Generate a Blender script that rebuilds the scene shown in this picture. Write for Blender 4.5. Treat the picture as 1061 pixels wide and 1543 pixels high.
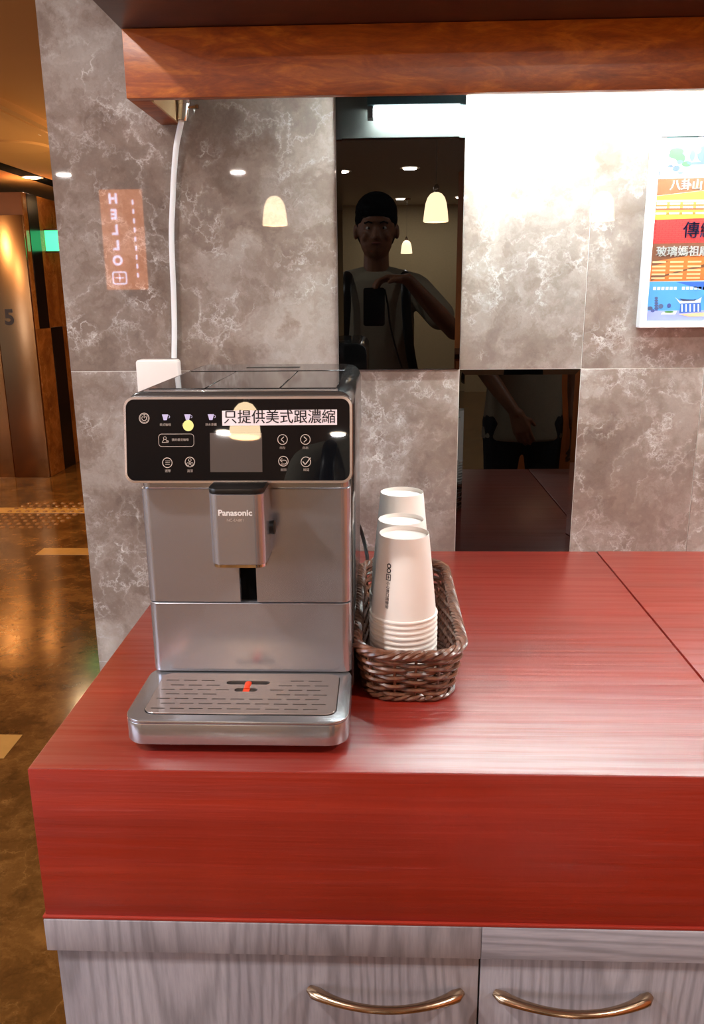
import bpy, bmesh, math, random
from mathutils import Vector, Matrix
random.seed(7)
for _o in list(bpy.data.objects): bpy.data.objects.remove(_o)
SC = bpy.context.scene
COL = SC.collection
PI = math.pi
H = 0.85            # counter top above the floor; everything is modelled with the counter top at z=0 and raised by H at the end

# ------------------------------------------------------------------ camera
cam_d = bpy.data.cameras.new('camera'); cam = bpy.data.objects.new('camera', cam_d); COL.objects.link(cam)
CP = Vector((-0.1604, -1.7089, 0.5470)); pitch, yaw, roll, F = 0.2621, -0.0372, -0.0090, 1231.34
fw = Vector((math.sin(yaw)*math.cos(pitch), math.cos(yaw)*math.cos(pitch), -math.sin(pitch)))
rt = Vector((math.cos(yaw), -math.sin(yaw), 0)); up = rt.cross(fw)
rt2 = rt*math.cos(roll)+up*math.sin(roll); up2 = -rt*math.sin(roll)+up*math.cos(roll)
mw = Matrix((rt2, up2, -fw)).transposed().to_4x4(); mw.translation = CP
cam.matrix_world = mw
cam_d.sensor_fit = 'VERTICAL'; cam_d.sensor_height = 36.0; cam_d.lens = 36.0*F/1543.0
cam_d.clip_start = 0.005; cam_d.clip_end = 60
SC.camera = cam
# ------------------------------------------------------------------ world, colour management, main lights
W_ = bpy.data.worlds.new('world'); SC.world = W_; W_.use_nodes = True
W_.node_tree.nodes['Background'].inputs[0].default_value = (0.75, 0.82, 1.0, 1)
W_.node_tree.nodes['Background'].inputs[1].default_value = 0.25
SC.view_settings.view_transform = 'Standard'; SC.view_settings.look = 'None'
SC.view_settings.exposure = 0.40; SC.view_settings.gamma = 1.0; SC.view_settings.use_curve_mapping = False
ROOM_W = 40.0       # watts of one neutral ceiling downlight in the breakfast room
CORR_W = 21.0       # watts of one warm downlight in the lift lobby
TUBE_E = 150.0       # emission of the tube behind the wooden valance
PEND_E = 18.0        # emission of the pendant shades
WIN_E = 6.5         # daylight through the room's window
def area(name, loc, size, watts, col, rot=(0, 0, 0), shape='DISK', parent=None, sy=None, spread=None):
    l = bpy.data.lights.new(name, 'AREA'); l.shape = shape; l.size = size; l.energy = watts; l.color = col
    if sy: l.size_y = sy
    if spread: l.spread = spread
    o = bpy.data.objects.new(name, l); COL.objects.link(o); o.location = loc; o.rotation_euler = rot
    if parent: o.parent = parent; o.location = Vector(loc)-parent.location
    return o

# ------------------------------------------------------------------ materials
def srgb(r, g, b):
    f = lambda c: (c/255/12.92) if c/255 <= .04045 else ((c/255+.055)/1.055)**2.4
    return (f(r), f(g), f(b), 1)
class NT:
    def __init__(s, name):
        s.m = bpy.data.materials.new(name); s.m.use_nodes = True; s.t = s.m.node_tree; s.b = s.t.nodes['Principled BSDF']
    def n(s, typ, **kw):
        nd = s.t.nodes.new(typ)
        for k, v in kw.items():
            if k.startswith('i_'):
                key = k[2:]; key = int(key) if key.isdigit() else key.replace('_', ' ')
                if hasattr(v, 'is_output') or isinstance(v, bpy.types.NodeSocket): s.t.links.new(v, nd.inputs[key])
                else: nd.inputs[key].default_value = v
            else: setattr(nd, k, v)
        return nd
    def l(s, a, b): s.t.links.new(a, b)
    def coords(s, scale=(1, 1, 1), rnd=False, rot=(0, 0, 0)):
        tc = s.n('ShaderNodeTexCoord'); out = tc.outputs['Object']
        if rnd:
            oi = s.n('ShaderNodeObjectInfo'); mu = s.n('ShaderNodeMath', operation='MULTIPLY', i_0=oi.outputs['Random'], i_1=17.0)
            out = s.n('ShaderNodeVectorMath', operation='ADD', i_0=out, i_1=mu.outputs[0]).outputs[0]
        mp = s.n('ShaderNodeMapping', i_Vector=out, i_Scale=scale, i_Rotation=rot)
        return mp.outputs[0]
    def noise(s, vec, scale, detail=4, rough=.5, dist=0):
        return s.n('ShaderNodeTexNoise', i_Vector=vec, i_Scale=scale, i_Detail=detail, i_Roughness=rough, i_Distortion=dist).outputs[0]
    def ramp(s, fac, stops, interp='LINEAR'):
        r = s.n('ShaderNodeValToRGB', i_Fac=fac); cr = r.color_ramp; cr.interpolation = interp
        while len(cr.elements) < len(stops): cr.elements.new(.5)
        for e, (p, c) in zip(cr.elements, stops):
            e.position = p; e.color = c if len(c) == 4 else (*c, 1)
        return r.outputs[0]
    def mix(s, fac, a, b, mode='MIX'):
        m = s.n('ShaderNodeMix', data_type='RGBA', blend_type=mode)
        for k, v in ((0, fac), (6, a), (7, b)):
            if isinstance(v, bpy.types.NodeSocket): s.l(v, m.inputs[k])
            else: m.inputs[k].default_value = v
        return m.outputs[2]
    def bump(s, h, strength=.3, dist=.001):
        b = s.n('ShaderNodeBump', i_Height=h, i_Strength=strength, i_Distance=dist); s.l(b.outputs[0], s.b.inputs['Normal'])
    def set(s, **kw):
        for k, v in kw.items():
            k = k.replace('_', ' ')
            if isinstance(v, bpy.types.NodeSocket): s.l(v, s.b.inputs[k])
            else: s.b.inputs[k].default_value = v
        return s
def G1(v): return (v, v, v, 1)
def plain(name, col, rough=.5, metal=0., var=.06, scale=40, bump=0, **kw):
    t = NT(name); c = t.coords(); nz = t.noise(c, scale, 4)
    a = tuple(max(0, x*(1-var)) for x in col[:3])+(1,); b = tuple(min(1, x*(1+var)) for x in col[:3])+(1,)
    t.set(Base_Color=t.ramp(nz, [(.3, a), (.7, b)]), Roughness=rough, Metallic=metal, **kw)
    if bump: t.bump(nz, bump)
    return t.m
def emis(name, col, e):
    t = NT(name); c = t.coords(); nz = t.noise(c, 6, 1)
    t.set(Base_Color=col, Emission_Color=t.ramp(nz, [(0, tuple(x*.97 for x in col[:3])+(1,)), (1, col)]), Emission_Strength=e); return t.m

def marble(name, dark, mid, light, vein, rough=.09, sc=1.0, vs=1.0):
    t = NT(name); c = t.coords(rnd=True)
    w = t.n('ShaderNodeTexNoise', i_Vector=c, i_Scale=3.6*sc, i_Detail=7, i_Roughness=.66)
    wv = t.n('ShaderNodeVectorMath', operation='SCALE', i_0=w.outputs[1], i_Scale=.46/sc).outputs[0]
    cw = t.n('ShaderNodeVectorMath', operation='ADD', i_0=c, i_1=wv).outputs[0]
    base = t.ramp(t.noise(cw, 5*sc, 8, .58, .2), [(.30, dark), (.5, mid), (.70, light)])
    vo = t.n('ShaderNodeTexVoronoi', feature='DISTANCE_TO_EDGE', i_Vector=cw, i_Scale=8.5*sc).outputs['Distance']
    vo2 = t.n('ShaderNodeTexVoronoi', feature='DISTANCE_TO_EDGE', i_Vector=cw, i_Scale=21*sc).outputs['Distance']
    k1 = t.ramp(t.noise(c, 5*sc, 5, .6), [(.44, G1(0)), (.66, G1(1))]); k2 = t.ramp(t.noise(c, 9*sc, 4, .6), [(.52, G1(0)), (.68, G1(1))])
    soft = t.mix(1.0, t.ramp(vo, [(0, G1(.50)), (.08, G1(.30)), (.30, G1(0))]), k1, 'MULTIPLY')
    col = t.mix(soft, base, light)
    fine = t.ramp(t.noise(cw, 30*sc, 8, .68), [(.25, G1(.86)), (.6, G1(1.0)), (.85, G1(1.12))]); col = t.mix(1.0, col, fine, 'MULTIPLY')
    a = t.mix(1.0, t.ramp(vo, [(0, G1(.72)), (.015, G1(.26)), (.06, G1(0))]), k1, 'MULTIPLY')
    b = t.mix(1.0, t.ramp(vo2, [(0, G1(.70)), (.04, G1(.30)), (.14, G1(0))]), k2, 'MULTIPLY')
    br = t.ramp(t.noise(c, 34*sc, 4, .6), [(.35, G1(.15)), (.6, G1(1))])
    f = t.mix(1.0, t.mix(1.0, t.mix(1.0, a, b, 'ADD'), br, 'MULTIPLY'), G1(vs), 'MULTIPLY')
    t.set(Base_Color=t.mix(f, col, vein), Roughness=rough, IOR=1.5); return t.m
M = {}
M['marble'] = marble('polished taupe marble', srgb(103, 87, 79), srgb(131, 115, 107), srgb(170, 160, 154), srgb(226, 222, 220), .018)
M['floor'] = marble('brown marble floor', srgb(62, 38, 16), srgb(96, 62, 28), srgb(132, 90, 44), srgb(190, 140, 80), .13, 1.1, .45)
M['lobbym'] = marble('amber marble', srgb(110, 62, 26), srgb(140, 84, 36), srgb(165, 105, 52), srgb(190, 140, 80), .12, 1)
M['void'] = plain('unlit black recess', (.002, .002, .002, 1), .9, Specular_IOR_Level=.05)  # near-black colour stands in for the shade inside recesses
M['inlay'] = plain('beige stone inlay', srgb(190, 145, 80), .15, scale=20)
def blackglass(name):
    t = NT(name); c = t.coords(); nz = t.noise(c, 3, 2)
    t.set(Base_Color=t.ramp(nz, [(0, (.0002, .0002, .0002, 1)), (1, (.0004, .0004, .0004, 1))]), Roughness=.0, IOR=1.64); return t.m
M['blackglass'] = blackglass('black glass tile')
M['lobbyglass'] = plain('dark lobby glass', (.004, .004, .005, 1), .2)
M['grout'] = plain('pale grout', srgb(205, 200, 195), .8)
def redpaint(name, sx, top=False):
    t = NT(name); c = t.coords((sx, 1, 1), rnd=True)
    s = t.noise(c, 90, 8, .6); s2 = t.noise(c, 16, 6, .65, .4)
    col = t.ramp(s2, [(.25, srgb(119, 24, 10)), (.55, srgb(144, 33, 15)), (.8, srgb(160, 46, 27))])
    sp = t.ramp(s, [(.66, G1(0)), (.78, G1(.35))])
    t.set(Base_Color=t.mix(sp, col, srgb(190, 80, 70)), Roughness=t.ramp(s, [(.3, G1(.30)), (.7, G1(.50))]), IOR=1.55, Coat_Weight=t.ramp(s, [(.34, G1(.4)), (.58, G1(1))]) if top else .12, Coat_Roughness=.32, Coat_IOR=2.0 if top else 1.5)
    h = t.mix(.5, t.ramp(s, [(.2, G1(0)), (.8, G1(1))]), t.ramp(s2, [(.3, G1(0)), (.7, G1(1))]))
    t.bump(h, 1.0 if top else .5, .0018); return t.m
M['red'] = redpaint('glossy brushed red paint', .035, True)
M['redfront'] = redpaint('brushed red paint', .035)
def brownwood(name, a, b, c_, rot=(0, .5, 0)):
    t = NT(name); c = t.coords((2.2, 9, 9), rot=rot); n1 = t.noise(c, 3.2, 8, .65, 1.6); n2 = t.noise(c, 26, 8, .7)
    col = t.ramp(n1, [(.28, a), (.5, b), (.72, c_)]); d = t.ramp(n2, [(.3, G1(.72)), (.65, G1(1.0))])
    t.set(Base_Color=t.mix(1.0, col, d, 'MULTIPLY'), Roughness=.34, IOR=1.5); t.bump(n2, .25, .0006); return t.m
M['valance'] = brownwood('orange brown wood', srgb(122, 48, 3), srgb(160, 74, 7), srgb(204, 112, 26))
M['darkwood'] = brownwood('dark brown wood', srgb(44, 16, 8), srgb(62, 24, 12), srgb(78, 32, 16), (0, 0, 0))
M['whiteboard'] = plain('white painted board', srgb(225, 228, 222), .5)
M['cream'] = plain('cream raw board', srgb(214, 186, 140), .6, scale=12)
def greywood(name, scale, light=1.0):
    t = NT(name); c = t.coords(scale, rnd=True)
    wn = t.noise(c, .9, 4, .55)
    vo = t.n('ShaderNodeTexVoronoi', feature='F1', i_Vector=t.coords((scale[0]*.62, 0, scale[2]*.45) if scale[0] > 1 else (scale[0]*.45, 0, scale[2]*.62), rnd=True), i_Scale=1.0, i_Randomness=1.0).outputs['Distance']
    ph = t.n('ShaderNodeMath', operation='MULTIPLY_ADD', i_0=vo, i_1=105.0, i_2=t.n('ShaderNodeMath', operation='MULTIPLY', i_0=wn, i_1=44.0).outputs[0]).outputs[0]
    sn = t.n('ShaderNodeMath', operation='SINE', i_0=ph).outputs[0]
    w = t.n('ShaderNodeMapRange', i_Value=sn, i_1=-1.0, i_2=1.0).outputs[0]
    n = t.noise(c, 26, 6, .6); n2 = t.noise(c, 1.6, 3, .5)
    L = lambda r, g, b: tuple(min(1, x*light) for x in srgb(r, g, b)[:3])+(1,)
    col = t.ramp(n2, [(.3, L(146, 140, 148)), (.7, L(163, 157, 164))])
    d = t.ramp(w, [(.0, G1(.72)), (.4, G1(.92)), (.8, G1(1.0))]); d2 = t.ramp(n, [(.28, G1(.78)), (.6, G1(1))])
    t.set(Base_Color=t.mix(1.0, t.mix(1.0, col, d, 'MULTIPLY'), d2, 'MULTIPLY'), Roughness=.42); return t.m
M['greywood'] = greywood('pale grey woodgrain laminate', (9, 1, .8))
M['greywoodh'] = greywood('pale grey woodgrain laminate lengthwise', (.7, 1, 9), 1.04)
def metal(name, col, rough, mt=.8):
    t = NT(name); c = t.coords((1, 1, 60)); n = t.noise(c, 30, 5, .6)
    a = tuple(x*.975 for x in col[:3])+(1,)
    t.set(Base_Color=t.ramp(n, [(.3, a), (.7, col)]), Metallic=mt, Roughness=rough); return t.m
M['steel'] = metal('brushed silver metal', srgb(186, 186, 194), .25)
M['steelsmooth'] = metal('satin silver metal', srgb(180, 180, 184), .22)
M['traytop'] = metal('fine steel grille', srgb(190, 178, 174), .18)
M['rimsilver'] = metal('bright silver rim', srgb(215, 200, 192), .25)
M['chrome'] = metal('chrome', srgb(225, 222, 220), .07, 1.0)
M['nickel'] = metal('bronze tinted nickel', srgb(176, 150, 124), .22, 1.0)
M['headtop'] = plain('glossy graphite plastic', (.012, .012, .014, 1), .06, Specular_IOR_Level=.9)
M['headshell'] = plain('dark metallic shell', srgb(110, 112, 116), .16, metal=.9)
M['blackplastic'] = plain('black plastic', (.006, .006, .006, 1), .35)
M['panel'] = plain('black glass control panel', (.004, .0045, .006, 1), .012, var=.02)
M['screen'] = plain('grey display', srgb(88, 79, 75), .02, var=.01)
M['ink'] = plain('dark printed ink', srgb(40, 30, 36), .5)
M['icon'] = plain('pale grey printed icons', srgb(190, 175, 165), .5)
M['iconpale'] = plain('lilac printed icons', srgb(190, 185, 225), .5)
M['sticker'] = plain('white paper label', srgb(240, 226, 232), .6, var=.01)
M['yellow'] = plain('pale yellow sticker', srgb(238, 238, 150), .5, var=.01)
M['orange'] = plain('orange red plastic', srgb(235, 70, 30), .3)
M['cup'] = plain('white paper cup', srgb(250, 242, 236), .45, var=.01, Subsurface_Weight=.0)
M['wicker'] = None
t = NT('brown wicker'); c = t.coords(); n = t.noise(c, 90, 5, .6)
t.set(Base_Color=t.ramp(n, [(.3, srgb(66, 32, 20)), (.7, srgb(132, 84, 60))]), Roughness=.34, Coat_Weight=.6, Coat_Roughness=.25); t.bump(n, .2, .0005); M['wicker'] = t.m
M['whiteplastic'] = plain('white plastic', srgb(232, 222, 218), .3, var=.01)
M['whitecable'] = plain('white cable sheath', srgb(225, 225, 228), .35, var=.01)
M['posterframe'] = plain('white poster frame', srgb(240, 240, 244), .35, var=.01)
M['ceiling'] = plain('room ceiling paint', srgb(190, 180, 165), .8)
M['roomwall'] = plain('olive tan wall', srgb(178, 158, 118), .7)
M['roomwall2'] = plain('warm brown wood wall', srgb(205, 122, 62), .45, scale=4, var=.2)
M['lobbyceil'] = plain('tan lobby ceiling', srgb(198, 150, 88), .8, var=.03, scale=2)
M['lobbywood'] = plain('lobby brown panel', srgb(128, 72, 30), .55, var=.15, scale=5)
M['lift'] = metal('bronze lift steel', srgb(170, 128, 88), .26, 1.0)
M['tube'] = emis('lamp tube', (.90, 1.0, .98, 1), TUBE_E)
M['fixture'] = plain('pale blue green lamp housing', srgb(130, 175, 185), .4)
M['shade'] = emis('glowing opal shade', (1.0, .74, .45, 1), PEND_E)
M['downlens'] = emis('downlight lens', (1.0, .84, .62, 1), 26.0)
M['warmlens'] = emis('warm downlight lens', (1.0, .78, .5, 1), 30.0)
M['exit'] = emis('green exit sign', srgb(70, 235, 150), 1.6)
M['pane'] = emis('daylight window pane', (.72, .82, 1.0, 1), WIN_E)
M['signglow'] = emis('orange light box', srgb(225, 125, 60), 6.5)
M['signtext'] = emis('white sign letters', srgb(225, 215, 245), 16.0)
M['skin'] = plain('skin', srgb(150, 102, 72), .5, scale=30, Subsurface_Weight=.05)
M['hair'] = plain('black hair', (.004, .0035, .0035, 1), .9, Specular_IOR_Level=.05, bump=.5, scale=200)
M['shirt'] = plain('beige cotton', srgb(168, 160, 138), .85, scale=90, bump=.2)
M['trousers'] = plain('dark cotton', srgb(24, 24, 30), .85, scale=90)
M['eye'] = plain('eye white', srgb(220, 215, 205), .3); M['iris'] = plain('dark iris', (.01, .006, .004, 1), .2)
M['lip'] = plain('lips', srgb(150, 80, 70), .5)
M['phone'] = plain('black phone', (.01, .01, .012, 1), .2)

# ------------------------------------------------------------------ mesh helpers
class G:
    def __init__(s): s.v = []; s.f = []; s.mi = []; s.cur = 0
    def mat(s, i): s.cur = i; return s
    def add(s, v, f):
        o = len(s.v); s.v += [tuple(p) for p in v]; s.f += [tuple(i+o for i in q) for q in f]; s.mi += [s.cur]*len(f); return s
    def box(s, x0, x1, y0, y1, z0, z1):
        v = [(x, y, z) for x in (x0, x1) for y in (y0, y1) for z in (z0, z1)]
        return s.add(v, [(0, 1, 3, 2), (4, 6, 7, 5), (0, 4, 5, 1), (2, 3, 7, 6), (0, 2, 6, 4), (1, 5, 7, 3)])
    def prism(s, pts, fn0, fn1):
        n = len(pts); v = [fn0(*p) for p in pts]+[fn1(*p) for p in pts]
        f = [tuple(range(n)), tuple(range(2*n-1, n-1, -1))]+[(i, n+i, n+(i+1) % n, (i+1) % n) for i in range(n)]
        return s.add(v, f)
    def prismY(s, pts, y0, y1): return s.prism(pts, lambda a, b: (a, y0, b), lambda a, b: (a, y1, b))
    def prismZ(s, pts, z0, z1): return s.prism(pts, lambda a, b: (a, b, z0), lambda a, b: (a, b, z1))
    def prismX(s, pts, x0, x1): return s.prism(pts, lambda a, b: (x0, a, b), lambda a, b: (x1, a, b))
    def ringY(s, o, i, y0, y1):     # ring between two outlines with equal counts
        n = len(o); v = [(a, y, b) for y in (y0, y1) for pts in (o, i) for a, b in pts]; f = []
        for k in range(n):
            j = (k+1) % n
            f += [(k, j, n+j, n+k), (2*n+k, 3*n+k, 3*n+j, 2*n+j), (k, 2*n+k, 2*n+j, j), (n+k, n+j, 3*n+j, 3*n+k)]
        return s.add(v, f)
    def tube(s, path, r, n=8, closed=False, flat=1.0):
        P = [Vector(p) for p in path]; m = len(P); R = r if isinstance(r, (list, tuple)) else [r]*m; v = []; prev = None
        for i in range(m):
            a = P[(i-1) % m] if (closed or i > 0) else P[i]; b = P[(i+1) % m] if (closed or i < m-1) else P[i]
            t = (b-a).normalized()
            if prev is None:
                u = t.cross(Vector((0, 0, 1))); u = u if u.length > .05 else t.cross(Vector((1, 0, 0)))
            else: u = prev - t*prev.dot(t)
            u.normalize(); prev = u; w = t.cross(u)
            for k in range(n):
                an = 2*PI*k/n; v.append(P[i]+u*math.cos(an)*R[i]+w*math.sin(an)*R[i]*flat)
        f = []
        for i in range(m if closed else m-1):
            j = (i+1) % m
            for k in range(n): f.append((i*n+k, j*n+k, j*n+(k+1) % n, i*n+(k+1) % n))
        if not closed: f += [tuple(range(n)), tuple(range(m*n-1, (m-1)*n-1, -1))]
        return s.add(v, f)
    def lathe(s, prof, c=(0, 0, 0), n=32, axis='Z', close=False):
        v = []; m = len(prof)
        for r, z in prof:
            for k in range(n):
                a = 2*PI*k/n; x, y = r*math.cos(a), r*math.sin(a)
                p = (x, y, z) if axis == 'Z' else ((x, z, y) if axis == 'Y' else (z, x, y))
                v.append((p[0]+c[0], p[1]+c[1], p[2]+c[2]))
        f = [(i*n+k, i*n+(k+1) % n, (i+1)*n+(k+1) % n, (i+1)*n+k) for i in range(m-1) for k in range(n)]
        if close: f += [((m-1)*n+k, (m-1)*n+(k+1) % n, (k+1) % n, k) for k in range(n)]
        elif True:
            if prof[0][0] > 1e-6: f.append(tuple(range(n-1, -1, -1)))
            if prof[-1][0] > 1e-6: f.append(tuple((m-1)*n+k for k in range(n)))
        return s.add(v, f)
    def ell(s, c, r, n=16, m=10):
        c = Vector(c); v = [(c.x, c.y, c.z-r[2])]
        for i in range(1, m):
            a = -PI/2+PI*i/m
            for k in range(n):
                b = 2*PI*k/n; v.append((c.x+r[0]*math.cos(a)*math.cos(b), c.y+r[1]*math.cos(a)*math.sin(b), c.z+r[2]*math.sin(a)))
        v.append((c.x, c.y, c.z+r[2])); L = len(v)-1
        f = [(0, 1+(k+1) % n, 1+k) for k in range(n)]
        f += [(1+i*n+k, 1+i*n+(k+1) % n, 1+(i+1)*n+(k+1) % n, 1+(i+1)*n+k) for i in range(m-2) for k in range(n)]
        f += [(L, 1+(m-2)*n+k, 1+(m-2)*n+(k+1) % n) for k in range(n)]
        return s.add(v, f)
    def caps(s, a, ra, b, rb, n=14):
        s.ell(a, (ra,)*3, n, 8); s.ell(b, (rb,)*3, n, 8); return s.tube([a, b], [ra, rb], n)
    def mesh(s, name, mats, bevel=0, seg=2, ang=50, smooth=40, org=(0, 0, 0)):
        me = bpy.data.meshes.new(name); ox, oy, oz = org
        me.from_pydata([(x-ox, y-oy, z-oz) for x, y, z in s.v], [], s.f)
        for m in (mats if isinstance(mats, (list, tuple)) else [mats]): me.materials.append(M[m] if isinstance(m, str) else m)
        for p, i in zip(me.polygons, s.mi): p.material_index = i
        bm = bmesh.new(); bm.from_mesh(me); bmesh.ops.remove_doubles(bm, verts=bm.verts, dist=1e-7); bmesh.ops.recalc_face_normals(bm, faces=bm.faces)
        if bevel:
            es = [e for e in bm.edges if len(e.link_faces) == 2 and e.calc_face_angle(0) > math.radians(ang)]
            bmesh.ops.bevel(bm, geom=es, offset=bevel, segments=seg, affect='EDGES', profile=.5, clamp_overlap=True)
        bm.to_mesh(me); bm.free()
        if smooth:
            me.polygons.foreach_set('use_smooth', [True]*len(me.polygons)); me.set_sharp_from_angle(angle=math.radians(smooth))
        return me
    def obj(s, name, mats, parent=None, label=None, **kw):
        org = worg(parent) if parent else (0, 0, 0)
        me = s.mesh(name, mats, org=org, **kw); o = bpy.data.objects.new(name, me); COL.objects.link(o)
        if parent: o.parent = parent
        if label: o['label'] = label
        return o
def worg(o):
    v = Vector((0, 0, 0))
    while o: v += o.location; o = o.parent
    return v
def tag(o, label, cat, group=None):
    o['label'] = label; o['category'] = cat
    if group: o['group'] = group
    return o
def thing(name, label, cat, loc, group=None):
    o = bpy.data.objects.new(name, None); COL.objects.link(o); o.location = loc; o.empty_display_size = .05
    return tag(o, label, cat, group)
def struct(o): o['kind'] = 'structure'; return o
def rr(x0, x1, z0, z1, r, n=6, rb=None):
    rb = r if rb is None else rb; out = []
    for cx, cz, a0, q in ((x1-rb, z0+rb, -90, rb), (x1-r, z1-r, 0, r), (x0+r, z1-r, 90, r), (x0+rb, z0+rb, 180, rb)):
        for k in range(n+1):
            a = math.radians(a0+90*k/n); out.append((cx+q*math.cos(a), cz+q*math.sin(a)))
    return out
def textmesh(body, size, fn, thick=.0002, offset=0, align='CENTER', g=None, bold=0):
    cu = bpy.data.curves.new('lettering', 'FONT'); cu.body = body; cu.size = size; cu.align_x = align; cu.align_y = 'CENTER'
    cu.offset = offset; cu.resolution_u = 3
    o = bpy.data.objects.new('lettering', cu); COL.objects.link(o)
    dg = bpy.context.evaluated_depsgraph_get(); me = bpy.data.meshes.new_from_object(o.evaluated_get(dg))
    g = g or G(); vs = [v.co.copy() for v in me.vertices]
    fs = [tuple(p.vertices) for p in me.polygons]
    for dx in ([-bold, 0, bold] if bold else [0]): g.add([fn(v.x+dx, v.y+dx*.4) for v in vs], fs)
    bpy.data.objects.remove(o); bpy.data.curves.remove(cu); bpy.data.meshes.remove(me); return g
def cut(o, cg):
    me = cg.mesh('cutter', 'blackplastic', smooth=0); c = bpy.data.objects.new('cutter', me); COL.objects.link(c); c.location = worg(o.parent)*0
    c.location = (0, 0, 0)
    m = o.modifiers.new('b', 'BOOLEAN'); m.object = c; m.operation = 'DIFFERENCE'; m.solver = 'EXACT'; m.use_self = True
    bpy.context.view_layer.update()
    dg = bpy.context.evaluated_depsgraph_get(); nm = bpy.data.meshes.new_from_object(o.evaluated_get(dg)); o.modifiers.clear()
    nm.name = o.data.name; o.data = nm; bpy.data.objects.remove(c)
    nm.polygons.foreach_set('use_smooth', [True]*len(nm.polygons)); nm.set_sharp_from_angle(angle=math.radians(35))
def copies(root, dz):
    r = root.copy(); COL.objects.link(r); r.location = root.location+Vector(dz)
    for ch in root.children:
        c = ch.copy(); COL.objects.link(c); c.parent = r
    return r

# ------------------------------------------------------------------ setting: room shell
FZ = -H; CZ = 1.70; XW = -0.811; XR = 2.6; YB = -10.2; XLR = -4.6
struct(G().box(-7.5, XR+.1, YB-.1, 9.0, FZ-.1, FZ).obj('floor', 'floor'))
fl = bpy.data.objects['floor']
for x0, x1, y0, y1 in ((-3.6, -1.40, 3.46, 3.60), (-2.09, -1.2, 2.57, 2.69), (-1.6, -1.34, .52, .66)):
    G().box(x0, x1, y0, y1, FZ, FZ+.0015).obj('stone_inlay', 'inlay', fl)
struct(G().box(XLR-.1, XR+.1, YB-.1, .35, CZ, CZ+.1).obj('ceiling', 'ceiling'))
struct(G().box(XR, XR+.1, YB, .3, FZ, CZ).obj('wall_right', 'roomwall2'))
struct(G().box(XLR-.1, XR+.1, YB-.1, YB, FZ, CZ).obj('wall_rear', 'roomwall'))
# left wall with a window opening
g = G(); wy0, wy1, wz0, wz1 = -4.6, -1.2, FZ+.9, 1.35
for b in ((YB, wy0, FZ, CZ), (wy1, 0.35, FZ, CZ), (wy0, wy1, FZ, wz0), (wy0, wy1, wz1, CZ)): g.box(XLR-.12, XLR, b[0], b[1], b[2], b[3])
struct(g.obj('wall_left', 'roomwall'))
win = G().box(XLR-.10, XLR-.09, wy0, wy1, wz0, wz1).obj('window_1', 'pane'); struct(win)
g = G()
for y in (wy0, wy0+(wy1-wy0)/3, wy0+2*(wy1-wy0)/3, wy1-.05): g.box(XLR-.09, XLR-.04, y, y+.05, wz0, wz1)
g.box(XLR-.09, XLR-.04, wy0, wy1, wz0, wz0+.05); g.box(XLR-.09, XLR-.04, wy0, wy1, wz1-.05, wz1)
g.obj('window_frame', 'whiteplastic', win)
# back wall: slab with single tiles
wb = struct(G().box(XW, XR, .0008, .30, FZ, CZ).obj('wall_back', 'grout'))
TW = .2487; ZS = .3927; gp = .0006
cols = [(XW, -TW)]+[(-TW+i*TW, -TW+(i+1)*TW) for i in range(11)]; cols[-1] = (cols[-1][0], XR)
rows = [(FZ, -.27), (-.27, ZS), (ZS, 1.13), (1.13, CZ)]
for ri, (z0, z1) in enumerate(rows):
    for ci, (x0, x1) in enumerate(cols):
        black = (ri == 2 and ci in (1, 6)) or (ri == 1 and ci in (2, 7))
        if not black:
            pd = .0008 if (ri == 1 and ci > 0) else 0
            G().box(x0+(0 if ci == 0 else gp), x1-gp, -pd, .012, z0+gp, z1-gp).obj('marble_tile', 'marble', wb, bevel=.0007 if pd else .0004, seg=1)
        else:
            pr = .0085 if ri == 2 else .0012; bw = .011; dp = .0016
            a0, a1, b0, b1 = x0+gp, x1-gp, z0+gp, z1-gp
            if ri == 2: b1 -= .0
            v = [(a0, .012, b0), (a1, .012, b0), (a1, .012, b1), (a0, .012, b1), (a0, dp-pr, b0), (a1, dp-pr, b0), (a1, dp-pr, b1), (a0, dp-pr, b1),
                 (a0+bw, -pr, b0+(.0015 if ri == 2 else bw)), (a1-bw, -pr, b0+(.0015 if ri == 2 else bw)), (a1-bw, -pr, b1-bw), (a0+bw, -pr, b1-bw)]
            f = [(0, 1, 2, 3)]+[(i, (i+1) % 4, 4+(i+1) % 4, 4+i) for i in range(4)]+[(4+i, 4+(i+1) % 4, 8+(i+1) % 4, 8+i) for i in range(4)]+[(8, 9, 10, 11)]
            G().add(v, f).obj('glass_tile', 'blackglass', wb, 'black glass tile with bevelled edges', smooth=0)
# lift lobby beyond the wall end
YE = 4.58; XS = -2.79; LC = 1.42
struct(G().box(-7.5, -2.86, .35, 9, LC, LC+.1).box(-2.76, XR, .35, 9, LC, LC+.1).obj('ceiling', 'lobbyceil'))
sl = bpy.data.objects['ceiling.001']
G().box(-2.88, -2.74, .35, 8.9, LC-.004, LC+.05).obj('slot_shade_strip', 'void', sl)  # flush black strip, painted dark in place of a shaded slot
G().box(-2.04, -1.98, .36, 8.9, LC-.02, LC).box(-1.93, -1.89, .36, 8.9, LC-.035, LC).obj('ceiling_moulding', 'lobbyceil', sl)
G().lathe([(.16, LC-.018), (.20, LC-.012), (.21, LC)], (-2.37, 3.55, 0), 28).obj('ceiling_vent', 'lobbyceil', sl)
g = G().box(-7.5, XS, YE, YE+.25, 1.12, LC+.0).box(-7.5, XS, YE, YE+.25, FZ, 1.12)
we = struct(G().box(-7.5, XS-.0125, YE, YE+.3, FZ, 1.28).obj('wall_far', 'lobbywood'))
struct(G().box(-7.5, XR, 8.9, 9, FZ, LC).obj('wall_end', 'lobbywood'))
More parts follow.
